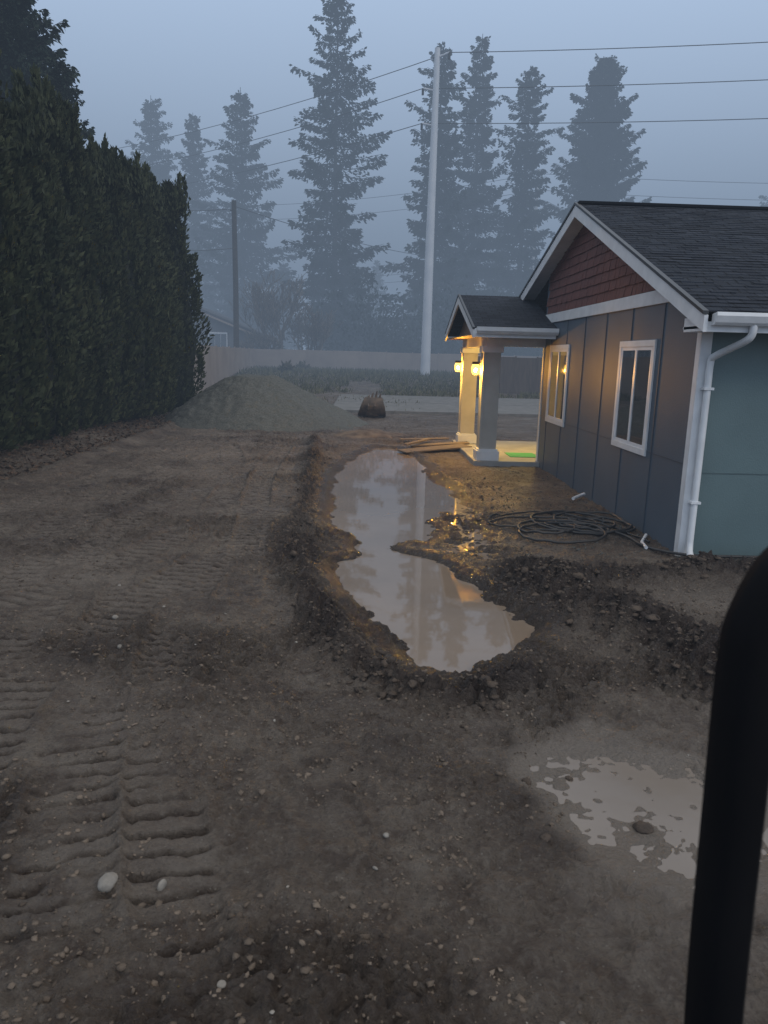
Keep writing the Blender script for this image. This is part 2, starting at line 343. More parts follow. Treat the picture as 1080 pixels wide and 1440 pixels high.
def ico(sub):
    bm=bmesh.new(); bmesh.ops.create_icosphere(bm,subdivisions=sub,radius=1)
    V=np.array([v.co[:] for v in bm.verts]); F=np.array([[v.index for v in f.verts] for f in bm.faces]); bm.free(); return V,F
def scatter(name,pts,sizes,sub,material,jag=.35,flat=.7,smooth=False,zoff=.2):
    V0,F0=ico(sub); n=len(pts); z=height(pts[:,0],pts[:,1])
    VV=np.repeat(V0[None],n,0)*(1+jag*(rng.random((n,len(V0),1))-.5)*2)
    VV*=np.stack([.6+.9*rng.random(n),.6+.9*rng.random(n),flat*(.6+.8*rng.random(n))],1)[:,None,:]
    a=rng.random(n)*6.28; c=np.cos(a)[:,None];s=np.sin(a)[:,None]
    x=VV[:,:,0]*c-VV[:,:,1]*s; y=VV[:,:,0]*s+VV[:,:,1]*c; VV[:,:,0]=x; VV[:,:,1]=y
    VV*=sizes[:,None,None]; VV[:,:,0]+=pts[:,0:1]; VV[:,:,1]+=pts[:,1:2]; VV[:,:,2]+=(z+sizes*zoff)[:,None]
    FF=(F0[None]+(np.arange(n)*len(V0))[:,None,None]).reshape(-1,3)
    return mknp(name,VV.reshape(-1,3),FF,material,smooth=smooth)
def along(P,n,sp_):
    P=np.array(P); i=rng.integers(0,len(P)-1,n); t=rng.random((n,1)); q=P[i]*(1-t)+P[i+1]*t
    return q+rng.normal(0,sp_,(n,2))
pts=np.concatenate([along(RIDGE,1700,.18),along(BERM,2600,.32),along(BERM2,1200,.25)])
siz=.004+.028*rng.random(len(pts))**3.4
k=(sdf(pts[:,0],pts[:,1],PUD)>.12)&(fbm(pts[:,0],pts[:,1],.5,2,55)>-.2); scatter('soil_clods',pts[k],siz[k],1,M_clod,.5,.6,zoff=0)
pts=np.concatenate([along(RIDGE,40,.16),along(BERM,130,.3),along(BERM2,50,.2)])
siz=.02+.035*rng.random(len(pts))**2
k=sdf(pts[:,0],pts[:,1],PUD)>.15; scatter('soil_clods',pts[k],siz[k],2,M_clod,.28,.6,zoff=-.2)
q=np.stack([rng.uniform(-4,4,30000),1.6+9*rng.random(30000)**1.5],1)
k=(fbm(q[:,0],q[:,1],1.1,3,77)>-.2)&(sdf(q[:,0],q[:,1],PUD)>.08)&(sdf(q[:,0],q[:,1],PUD2)>.05)
q=q[k]; scatter('soil_crumbs',q,.003+.014*rng.random(len(q))**3.2,1,M_crumb,.5,zoff=0)
q=np.stack([rng.uniform(-4,4,300),1.6+12*rng.random(300)**1.5],1); k=(sdf(q[:,0],q[:,1],PUD)>.05)
q=q[k]; scatter('pebbles',q,.004+.009*rng.random(len(q))**2.5,2,M_stone,.12,smooth=True,zoff=0)
q=np.stack([rng.uniform(2.0,4.0,700),rng.uniform(8.6,16,700)],1); scatter('pebbles',q,.008+.014*rng.random(700)**2,1,M_gravel,.2)
q=np.array([[-1.10,2.93],[-.87,2.96],[-.50,2.42],[.78,2.25],[.16,3.35],[-1.9,5.6],[-2.2,6.4],[-.55,4.55],[-.3,2.95],[-2.45,7.3]])
scatter('river_stones',q,np.array([.036,.026,.015,.020,.012,.020,.020,.012,.010,.020]),3,M_stone,.04,.75,True,.2)
q=np.array([[.98,3.35],[1.28,3.98],[1.55,3.5],[1.0,3.9]]) ; scatter('soil_clods',q,np.array([.03,.03,.05,.035]),3,M_clod,.15,zoff=0)

# ---------------------------------------------------------------- gravel pile
def pile():
    cx,cy=-3.5,26.2; na,nr=260,110; a=np.linspace(0,2*np.pi,na,endpoint=False); r=np.linspace(0,1,nr)
    A,R=np.meshgrid(a,r); ex=3.5*(1+.08*np.sin(A*2+1)+.05*np.sin(A*5)); ey=3.6
    x=cx+R*ex*np.cos(A)-.5*(1-R); y=cy+R*ey*np.sin(A)
    z=1.98*(1-np.minimum(R,1)**1.15)-.06+.12*fbm(x,y,1.0,4,7)*(1-R*.5)+.06*fbm(x,y,.2,3,8)
    z=np.minimum(z,1.60+.10*fbm(x,y,.8,2,3))
    V=np.stack([x.ravel(),y.ravel(),z.ravel()],1); I=np.arange(na*nr).reshape(nr,na)
    F=np.stack([I[:-1],np.roll(I,-1,1)[:-1],np.roll(I,-1,1)[1:],I[1:]],-1).reshape(-1,4)
    mknp('gravel_pile',V,F,M_gravel,smooth=True)
pile()
def pile2():
    cx,cy=.2,22.6; na,nr=90,30; a=np.linspace(0,2*np.pi,na,endpoint=False); r=np.linspace(0,1,nr)
    A,R=np.meshgrid(a,r); x=cx+R*1.5*np.cos(A); y=cy+R*1.0*np.sin(A)
    z=.26*(1-R**1.6)-.05+.06*fbm(x,y,.4,3,7)
    I=np.arange(na*nr).reshape(nr,na); F=np.stack([I[:-1],np.roll(I,-1,1)[:-1],np.roll(I,-1,1)[1:],I[1:]],-1).reshape(-1,4)
    mknp('dirt_mound',np.stack([x.ravel(),y.ravel(),z.ravel()],1),F,M_crumb,smooth=True)
pile2()

pad=box('concrete_pad',-1.4,22,32,45,-.3,.10,M_conc,None,.01)
box('pad_joint',-1.42,22,38,38.06,.1,.104,M_dark,pad)
# ---------------------------------------------------------------- blue house
hs=empty('blue_house',(4.06,9.02,0))
ZR=lambda y: 3.0+(y-8.45)*.386 if y<14.1 else 5.18-(y-14.1)*.285
WX=4.06
o=prismX('walls',[(9.02,-.1),(17,-.1),(17,ZR(17)-.13),(14.1,5.04),(9.02,ZR(9.02)-.13)],WX,16,[M_slate,M_slate_lit],hs)
for p in o.data.polygons:
    if p.normal.y<-.9: p.material_index=1  # near wall takes the painted lit colour
box('rear_walls',5.8,15.99,17.002,21,-.1,2.95,M_slate,hs)
M_door=mat('white_door',(.6,.6,.58),(.55,.55,.53),.4)
box('front_door',5.74,5.8,18.2,19.15,.16,2.2,M_door,hs,.01)
T=.13
prismX('roof_near_slope',[(8.40,2.98),(14.1,5.18),(14.1,5.18-T),(8.40,2.98-T+.02)],3.80,16.5,M_shingle,hs)
prismX('roof_far_slope',[(14.1,5.178),(21.4,ZR(21.4)),(21.4,ZR(21.4)-T),(14.1,5.178-T)],3.80,16.5,M_shingle,hs)
for i in range(44):
    y=8.42+i*.13; z=2.98+(y-8.40)*.386
    if y>14.0: break
    V=[];Fq=[];x=3.80
    while x<16.4:
        wd=random.uniform(.16,.34); t_=random.uniform(.006,.013); d_=random.uniform(-.012,.012); b0=len(V); x1=min(x+wd-.004,16.5)
        V+=[(x,y+d_,z+t_+.001),(x1,y+d_,z+t_+.001),(x1,y+.14,z+.056),(x,y+.14,z+.056),(x,y+d_,z-.002),(x1,y+d_,z-.002)]
        Fq+=[(b0,b0+1,b0+2,b0+3),(b0+4,b0+5,b0+1,b0)]; x+=wd
    mk('shingle_course',V,Fq,M_shingle,hs)
box('ridge_cap',3.79,16.5,14.0,14.2,5.16,5.215,M_shingle,hs,.01)
w=.20
prismX('rake_board_near',[(8.36,2.935),(14.1,5.155),(14.1,5.155-w),(8.36,2.935-w+.02)],3.755,3.80,M_white,hs)
prismX('rake_board_far',[(14.1,5.153),(20.9,ZR(20.9)-.03),(20.9,ZR(20.9)-.03-w),(14.1,5.153-w)],3.756,3.80,M_white,hs)
prismX('rake_drip_near',[(8.36,2.985),(14.1,5.20),(14.1,5.16),(8.36,2.945)],3.735,3.80,M_dark,hs)
prismX('rake_drip_far',[(14.1,5.198),(20.9,ZR(20.9)+.02),(20.9,ZR(20.9)-.02),(14.1,5.158)],3.736,3.80,M_dark,hs)
prismX('rake_soffit_near',[(8.5,2.87),(14.1,5.035),(14.1,5.01),(8.5,2.845)],3.80,WX+.01,M_white,hs)
prismX('rake_soffit_far',[(14.1,5.033),(20.9,ZR(20.9)-.145),(20.9,ZR(20.9)-.17),(14.1,5.008)],3.801,WX+.01,M_white,hs)
box('eave_soffit',3.81,16.4,8.44,9.02,2.80,2.83,M_white,hs)
box('fascia',3.81,16.4,8.40,8.44,2.76,2.97,M_white,hs)
gut=prismX('gutter',[(8.40,2.95),(8.28,2.97),(8.27,2.93),(8.30,2.86),(8.33,2.83),(8.398,2.83)],3.86,16.4,M_white,hs)
prismY('eave_return',[(3.81,2.77),(4.0,2.77),(4.0,2.93),(3.81,2.93)],8.45,9.0,M_white,hs)
box('frieze_band',WX-.03,WX,9.6,17.0,3.20,3.39,M_white,hs,.003)
V=[];F=[]
row=3.40
while row<5.0:
    y=9.6-random.random()*.1
    while y<18:
        wd=random.uniform(.09,.2); y1=y+wd-.008
        top=min(row+.19, min(ZR(max(y,9.0)),ZR(min(y1,18)))-.14)
        lo=row-random.uniform(0,.012)
        if y1<16.95 and top>lo+.02:
            th=.022+random.random()*.012; b0=len(V)
            V+=[(WX-th,y,lo),(WX-th,y1,lo),(WX-.004,y1,top),(WX-.004,y,top),(WX-.001,y,lo),(WX-.001,y1,lo)]
            F+=[(b0,b0+3,b0+2,b0+1),(b0,b0+1,b0+5,b0+4),(b0+1,b0+2,b0+5),(b0,b0+4,b0+3)]
        y+=wd
    row+=.165
mk('gable_shakes',V,F,M_shake,hs)
M_seam=mat('siding_batten',(.060,.081,.106),(.055,.074,.097),.55,2)
for i in range(1,7):
    yb=9.02+1.22*i
    if yb<16.9:
        ok=[(-.05,3.20)]
        for (a_,b_) in((10.42,11.87),(14.85,16.35)):
            if a_-.05<yb<b_+.05: ok=[(-.05,1.08),(2.73,3.2)]
        for z0,z1 in ok: box('batten',WX-.012,WX,yb-.015,yb+.015,z0,z1,M_seam,hs)
for y0,y1 in((9.12,10.2),(10.28,10.41),(11.88,12.64),(12.72,13.86),(13.94,14.84),(16.36,16.9)):
    box('seam_flashing',WX-.006,WX,y0,y1,1.16,1.175,M_seam,hs)
M_seam_lit=mat('seam_lit',(.08,.12,.125),(.07,.105,.11),.6)  # lit copy of the batten colour, to match the near wall
for xb in(5.28,6.5,7.72): box('batten',xb-.015,xb+.015,9.006,9.02,-.05,2.80,M_seam_lit,hs)
box('seam_flashing',4.2,8,9.012,9.02,1.07,1.082,M_seam_lit,hs)
box('corner_board_side',WX-.025,WX,9.0,9.12,-.06,2.80,M_white,hs,.003)
box('corner_board_front',WX-.025,WX+.11,8.99,8.999,-.06,2.80,M_white,hs,.002)
box('porch_corner_board',WX-.02,WX,16.9,17.02,-.0,3.19,M_white,hs,.003)
box('foundation',WX+.005,15.9,9.03,16.99,-.4,-.05,M_conc,hs)
dp=smoothpath([(4.32,8.36,2.86),(4.32,8.37,2.74),(4.28,8.45,2.66),(4.16,8.86,2.5),(4.15,8.93,2.42),(4.15,8.935,2.2)],4)+[(4.15,8.935,.22),(4.14,8.90,.10),(4.10,8.75,.03)]
curve('downspout',dp,.043,M_white,hs,res=2)
for z in(2.1,.7): box('downspout_strap',4.09,4.21,8.885,8.99,z,z+.03,M_white,hs)
def window(y0,y1,z0,z1):
    t=.09
    box('window_trim',WX-.03,WX,y0,y1,z0,z0+t,M_white,hs,.003); box('window_trim',WX-.03,WX,y0,y1,z1-t,z1,M_white,hs,.003)
    box('window_trim',WX-.028,WX,y0,y0+t,z0+t,z1-t,M_white,hs,.003); box('window_trim',WX-.028,WX,y1-t,y1,z0+t,z1-t,M_white,hs,.003)
    a0,a1,b0,b1=y0+t,y1-t,z0+t,z1-t; f=.05; ym=(a0+a1)/2
    box('window_frame',WX-.02,WX,a0,a1,b0,b0+f,M_vinyl,hs); box('window_frame',WX-.02,WX,a0,a1,b1-f,b1,M_vinyl,hs)
    box('window_frame',WX-.02,WX,a0,a0+f,b0+f,b1-f,M_vinyl,hs); box('window_frame',WX-.02,WX,a1-f,a1,b0+f,b1-f,M_vinyl,hs)
    box('window_mullion',WX-.022,WX,ym-.035,ym+.035,b0+f,b1-f,M_vinyl,hs)
    box('window_glass',WX-.008,WX+.001,a0+f,a1-f,b0+f,b1-f,M_glass,hs)
window(10.42,11.87,1.09,2.72); window(14.85,16.35,1.09,2.72)
# porch
PY0,PY1,PR=15.85,21.25,18.6; PX=2.3
zp=lambda y: 3.90-abs(y-PR)*.312
prismX('porch_roof_near',[(PY0,zp(PY0)),(PR,zp(PR)),(PR,zp(PR)-.1),(PY0,zp(PY0)-.09)],PX,WX-.001,M_shingle,hs)
prismX('porch_roof_far',[(PR,zp(PR)-.001),(PY1,zp(PY1)),(PY1,zp(PY1)-.09),(PR,zp(PR)-.101)],PX,WX+1.7,M_shingle,hs)
prismX('porch_rake_near',[(PY0-.03,zp(PY0)-.05),(PR,zp(PR)-.03),(PR,zp(PR)-.21),(PY0-.03,zp(PY0)-.22)],PX-.04,PX,M_white,hs)
prismX('porch_rake_far',[(PR,zp(PR)-.031),(PY1,zp(PY1)-.04),(PY1,zp(PY1)-.21),(PR,zp(PR)-.211)],PX-.041,PX,M_white,hs)
prismX('porch_drip',[(PY0-.03,zp(PY0)+.0),(PR,zp(PR)+.02),(PY1,zp(PY1)),(PY1,zp(PY1)-.035),(PR,zp(PR)-.025),(PY0-.03,zp(PY0)-.045)],PX-.05,PX,M_dark,hs)
prismX('porch_gable',[(PY0+.45,2.93),(PY1-.45,2.93),(PR,zp(PR)-.12)],PX+.28,PX+.33,M_wood,hs)
box('porch_fascia',PX,WX-.05,PY0-.03,PY0,2.84,3.02,M_white,hs)
prismX('porch_gutter',[(PY0-.03,3.03),(PY0-.15,3.05),(PY0-.15,2.97),(PY0-.10,2.91),(PY0-.03,2.91)],PX+.03,WX-.02,M_white,hs)
box('porch_ceiling',PX+.02,5.8,PY0+.02,PY1-.02,2.90,2.93,M_wood,hs)
box('porch_beam_front',2.72,3.0,16.86,20.9,2.68,2.90,M_white,hs,.005)
box('porch_beam_near',3.002,WX,16.88,17.12,2.68,2.898,M_white,hs,.005)
box('porch_slab',2.56,5.8,16.72,21.1,-.2,.11,M_slab,hs,.01)
for py in(17.06,20.5):
    px=2.88
    box('post_shaft',px-.19,px+.19,py-.19,py+.19,.36,2.56,M_cream,hs,.006)
    for k in(-1,1):
        box('post_corner_trim',px-.205,px-.145,py+k*.175-.03,py+k*.175+.03,.36,2.56,M_cream,hs,.004)
    box('post_base',px-.26,px+.26,py-.26,py+.26,.11,.33,M_white,hs,.008)
    box('post_base_cap',px-.23,px+.23,py-.23,py+.23,.33,.37,M_white,hs,.008)
    box('post_capital',px-.24,px+.24,py-.24,py+.24,2.54,2.68,M_white,hs,.008)
box('door_mat',3.55,4.25,17.5,18.3,.11,.125,M_mat,hs)
M_bulb=emis('lamp_bulb',(1,.56,.09),6500)
M_jar=emis('lantern_amber_glass',(1,.66,.14),4.0,.45)
def lantern(x,y,z):
    e=empty('wall_lantern',(x,y,z))
    box('backplate',x,x+.02,y-.05,y+.05,z-.06,z+.20,M_dark,e,.004)
    box('arm',x-.13,x,y-.012,y+.012,z+.17,z+.19,M_dark,e)
    c=x-.13
    prismX('cap',[(y-.08,z+.13),(y+.08,z+.13),(y+.02,z+.19),(y-.02,z+.19)],c-.08,c+.08,M_dark,e)
    curve('bottom_ring',[(c+.08*math.cos(k*.785),y+.08*math.sin(k*.785),z-.11) for k in range(8)],.006,M_dark,e,True)
    V,F=tube([(c,y,z-.11),(c,y,z-.04),(c,y,z+.07),(c,y,z+.13)],[.06,.095,.095,.075],14); mk('glass_jar',V,F,M_jar,e,True)
    bm=bmesh.new(); bmesh.ops.create_icosphere(bm,subdivisions=1,radius=.032)
    for v in bm.verts: v.co=Vector((v.co.x+c,v.co.y+y,v.co.z*1.4+z))
    me=D.meshes.new('bulb'); bm.to_mesh(me); bm.free(); me.materials.append(M_bulb); b=link(D.objects.new('bulb',me)); setparent(b,e)
lantern(2.69,17.19,2.14); lantern(2.69,20.42,2.14)
e=empty('porch_ceiling_lamp',(4.5,18.9,2.88))
bm=bmesh.new(); bmesh.ops.create_icosphere(bm,subdivisions=2,radius=.10)
for v in bm.verts: v.co=Vector((v.co.x+4.5,v.co.y+18.9,v.co.z*.45+2.87))
me=D.meshes.new('dome'); bm.to_mesh(me); bm.free(); me.materials.append(emis('ceiling_lamp_glow',(1,.68,.18),1100)); b=link(D.objects.new('dome',me)); setparent(b,e)
curve('trim_ring',[(4.5+.11*math.cos(t*.39),18.9+.11*math.sin(t*.39),2.893) for t in range(16)],.012,M_white,e,True)

pl=empty('plank_stack',(1.8,20,0))
for i,(x,y,a,l,wd) in enumerate([(1.9,19.3,.35,1.9,.6),(2.1,20.0,.1,1.6,.3),(1.75,20.9,-.2,1.4,.2),(1.5,19.9,.9,1.2,.12)]):
    o=box('plank',-l/2,l/2,-wd/2,wd/2,0,.03,M_ply,None,.003)
    o.location=(x,y,.05+.035*i); o.rotation_euler=(.03*i,-.06,a); o.parent=pl; o.matrix_parent_inverse=Matrix.Translation(-pl.location)

pts=[]
for i in range(260):
    t=i/260; a=t*2*math.pi*6.3
    r=.42+.22*math.sin(t*17)+.1*math.sin(t*41)
    cx=3.02+.42*math.sin(t*9)+.1*math.cos(t*23); cy=10.35+.32*math.cos(t*7)
    x=cx+r*1.15*math.cos(a); y=cy+r*1.05*math.sin(a); x=min(x,3.95)
    pts.append((x,y))
pts+=[(3.75,9.9),(3.7,9.5),(3.85,9.2),(4.0,8.9),(4.25,8.75),(4.8,8.7),(5.6,8.62)]
pa=np.array(pts); hz=height(pa[:,0],pa[:,1])
curve('garden_hose',[(p[0],p[1],hz[i]+.03+.02*abs(math.sin(i*.11))) for i,p in enumerate(pts)],.019,M_hose,None,kind='NURBS')
pts=[(1.75,10.9),(2.2,11.25),(2.8,11.4),(3.3,11.1),(3.5,10.6),(3.0,10.2),(2.3,10.35),(1.9,10.7),(2.3,11.0),(3.1,10.9),(3.7,10.3),(3.9,9.6)]
pts=smoothpath(pts,6); pa=np.array(pts); hz=height(pa[:,0],pa[:,1])
curve('power_cable',[(p[0],p[1],hz[i]+.03) for i,p in enumerate(pts)],.014,M_hose,None,kind='NURBS')
dpi=empty('drain_pipe',(3.9,9.9,0))
curve('pipe',[(3.97,9.9,.06),(3.8,9.6,.03),(3.75,9.3,.03)],.022,M_vinyl,dpi)
curve('elbow',[(3.98,12.9,.08),(3.86,12.8,.06),(3.7,12.6,.05)],.03,M_vinyl,dpi)

# ---------------------------------------------------------------- excavator bucket with its teeth up
bk=empty('excavator_bucket',(.35,29.7,.05))
bx,by=.35,29.7
prof=smoothpath([(.55,.02),(.15,-.03),(-.22,.08),(-.42,.34),(-.40,.58),(-.22,.74)],5)
V=[];F=[];n=len(prof)
def hwf(z): return .56-.24*max(0,z)**1.3/.74
for s_ in(1,.92):
    for (py_,pz_) in prof:
        hw=hwf(pz_)
        for sx in(-1,0,1): V.append((bx+sx*hw+.08*pz_,by+py_*s_+(1-s_)*.1-(.08 if sx==0 else 0),.06+pz_*s_+(1-s_)*.4))
for s_ in(0,1):
    for i in range(n-1):
        for k in(0,1):
            b0=s_*3*n+i*3+k; F.append((b0,b0+1,b0+4,b0+3))
mk('shell',V,F,M_rust,bk,True)
for sx in(-1,1):
    P_=[(p_[0],p_[1]) for p_ in prof]+[(.25,.62),(.52,.4)]
    V=[];m_=len(P_)
    for off in(0,.035):
        for(py_,pz_) in P_: V.append((bx+sx*(hwf(pz_)-off)+.08*pz_,by+py_,.06+pz_))
    F=[list(range(m_)),list(range(2*m_-1,m_-1,-1))]+[[i,i+m_,(i+1)%m_+m_,(i+1)%m_] for i in range(m_)]
    mk('side_plate',V,F,M_rust,bk)
for i in range(4):
    xx=bx+.06-.22+i*.15; h_=(.10,.20,.27,.16)[i]; l_=.05
    V=[(xx-.055,by-.28,.74),(xx+.055,by-.28,.74),(xx+.055,by-.16,.78),(xx-.055,by-.16,.78),(xx-.02+l_,by-.2,.78+h_),(xx+.02+l_,by-.2,.78+h_),(xx+.02+l_,by-.16,.78+h_),(xx-.02+l_,by-.16,.78+h_)]
    mk('tooth',V,[(0,1,5,4),(1,2,6,5),(2,3,7,6),(3,0,4,7),(4,5,6,7),(0,3,2,1)],M_rust,bk)
for xx in(-.14,.12):
    prismX('mount_ear',[(by-.40,.30),(by-.58,.34),(by-.62,.48),(by-.52,.56),(by-.40,.56)],bx+xx-.025,bx+xx+.025,M_rust,bk)
V0,F0=ico(3); V=V0*np.array([.50,.44,.34])*(1+.2*fbm(V0[:,0]*3,V0[:,1]*3,1,2,4))[:,None]+np.array([bx,by+.02,.34]); mknp('caked_soil',V,F0,M_crumb,bk,True)

# ---------------------------------------------------------------- fences
def fence(name,P,h1,step,mtl,thick=.06):
    f=empty(name,(P[0][0],P[0][1],0))
    for (ax,ay),(bx,by) in zip(P[:-1],P[1:]):
        l=math.hypot(bx-ax,by-ay); n=max(1,round(l/step)); ux,uy=(bx-ax)/l,(by-ay)/l; nx_,ny_=-uy,ux
        for i in range(n):
            s0=l*i/n+.02; s1=l*(i+1)/n-.02; x0,y0,x1,y1=ax+ux*s0,ay+uy*s0,ax+ux*s1,ay+uy*s1
            g0=float(height(np.array([x0]),np.array([y0]))[0]); t=thick/2
            V=[];dz=random.uniform(-.03,.03)
            for z in(g0-.3,h1+dz):
                V+=[(x0-nx_*t,y0-ny_*t,z),(x1-nx_*t,y1-ny_*t,z),(x1+nx_*t,y1+ny_*t,z),(x0+nx_*t,y0+ny_*t,z)]
            mk('panel',V,[(0,1,5,4),(1,2,6,5),(2,3,7,6),(3,0,4,7),(4,5,6,7)],mtl,f)
            box('post',x0-.07,x0+.03,y0-.05,y0+.05,g0-.3,h1+.06,mtl,f)
    return f
fence('tan_fence',[(-10.3,34),(-9.9,39),(-9.9,68),(14,70),(40,70)],2.75,2.4,M_fence)
fence('brown_wood_fence',[(7.2,50),(26,50)],2.55,1.4,M_wfence)
gt=empty('garden_gate',(-7.6,27.8,0))
for x,y in((-7.0,28.6),(-7.8,28.9),(-6.9,27.4)): curve('post',[(x,y,0),(x,y,1.9)],.05,M_dark,gt)
for z in(.4,1.0,1.6): curve('rail',[(-7.0,28.6,z),(-7.8,28.9,z)],.025,M_dark,gt); curve('rail',[(-7.0,28.6,z),(-6.9,27.4,z-.05)],.02,M_dark,gt)
for i in range(8): curve('bar',[(-7.0-.1*i,28.6+.04*i,.3),(-7.0-.1*i,28.6+.04*i,1.6)],.012,M_dark,gt)

# ---------------------------------------------------------------- foliage
def leaves(P,Dv,L,W):
    n=len(P); r=rng.normal(0,1,(n,3)); S=np.cross(Dv,r); S/=np.linalg.norm(S,axis=1)[:,None]+1e-9
    L=L[:,None];W=W[:,None]
    a=P; b=P+Dv*L*.55+S*W*.5; c=P+Dv*L; d=P+Dv*L*.55-S*W*.5
    V=np.stack([a,b,c,d],1).reshape(-1,3); F=np.arange(4*n).reshape(n,4); return V,F
def unit(v): return v/(np.linalg.norm(v,axis=1)[:,None]+1e-9)
hedge=empty('arborvitae_hedge',(-7.8,18,0))
LV=[];CV=[];CF=[];cb=0
V0,F0=ico(4)
ycol=9.0; i=0
while ycol<27.9:
    t=(ycol-9)/18.5; cx=-8.0+.75*t+random.uniform(-.3,.3); R=random.uniform(.76,1.08); h=random.uniform(7.1,8.5)-.5*(1-t)
    if ycol>26.8: h=7.7; R=.9
    prof=lambda u:(.74+.31*np.sin(np.pi*np.clip(u*1.15,0,1)))*np.clip(1-u**3.2,0,1)**.75
    lobf=lambda th,u:1+.20*np.sin(th*4+u*7+i)+.13*np.sin(th*9-u*11+i*2)+.28*fbm(th*1.1+i*9,u*h,.9,3,i)
    n=9500
    u=rng.random(n)**.9; th=rng.random(n)*2*np.pi
    rr=R*prof(u)*lobf(th,u)*(1.03-.2*rng.random(n)**2)
    P=np.stack([cx+rr*np.cos(th),ycol+rr*np.sin(th),.35+u*h],1)
    out=np.stack([np.cos(th),np.sin(th),np.zeros(n)],1)
    Dv=unit(out*(.25+.6*rng.random((n,1)))+np.array([0,0,1.])*(.5+.6*rng.random((n,1)))+rng.normal(0,.25,(n,3)))
    v,f=leaves(P,Dv,.10+.20*rng.random(n)**1.5,.045+.06*rng.random(n)); LV.append(v)
    for q in range(34):
        u0=random.uniform(.12,.98); t0=random.uniform(0,6.283); L_=random.uniform(.5,1.0); m=46; s=rng.random(m)
        r0=R*float(prof(np.array([u0]))[0])*1.0+.05; off=r0+.16*s
        P=np.stack([cx+off*math.cos(t0)+rng.normal(0,.09,m)*(1-s),ycol+off*math.sin(t0)+rng.normal(0,.09,m)*(1-s),.35+u0*h+s*L_-.3],1)
        Dv=unit(np.stack([math.cos(t0)*.3+rng.normal(0,.3,m),math.sin(t0)*.3+rng.normal(0,.3,m),np.ones(m)],1))
        v,f=leaves(P,Dv,.10+.14*rng.random(m),.05+.05*rng.random(m)); LV.append(v)
    for q in range(6):
        m=170; zz=rng.random(m); ox,oy=random.uniform(-.5,.5),random.uniform(-.5,.5); hh=random.uniform(.5,1.3)
        P=np.stack([cx+ox+rng.normal(0,.14,m)*(1-zz),ycol+oy+rng.normal(0,.14,m)*(1-zz),.35+h*.9+zz*hh-.2],1)
        Dv=unit(np.stack([rng.normal(0,.3,m),rng.normal(0,.3,m),np.ones(m)],1)); v,f=leaves(P,Dv,.12+.15*rng.random(m),.05+.05*rng.random(m)); LV.append(v)
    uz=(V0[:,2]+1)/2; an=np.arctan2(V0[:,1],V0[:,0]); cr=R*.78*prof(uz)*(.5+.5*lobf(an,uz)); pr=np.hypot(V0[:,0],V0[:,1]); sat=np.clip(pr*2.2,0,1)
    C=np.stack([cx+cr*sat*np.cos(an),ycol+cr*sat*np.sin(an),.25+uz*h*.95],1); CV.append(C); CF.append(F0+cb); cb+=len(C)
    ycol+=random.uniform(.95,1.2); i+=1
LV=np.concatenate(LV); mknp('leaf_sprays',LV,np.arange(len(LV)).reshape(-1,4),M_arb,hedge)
mknp('hedge_dark_core',np.concatenate(CV),np.concatenate(CF),M_arbc,hedge,True)  # solid dark core added to stop light passing through the hedge
q=np.stack([rng.uniform(-7.6,-6.1,2500),rng.uniform(12,29,2500)],1)
zz=height(q[:,0],q[:,1]); Dv=unit(rng.normal(0,1,(2500,3))*np.array([1,1,.25])); v,f=leaves(np.c_[q,zz+.02],Dv,.06+.08*rng.random(2500),.04+.03*rng.random(2500))
mknp('leaf_litter',v,f,M_litter)

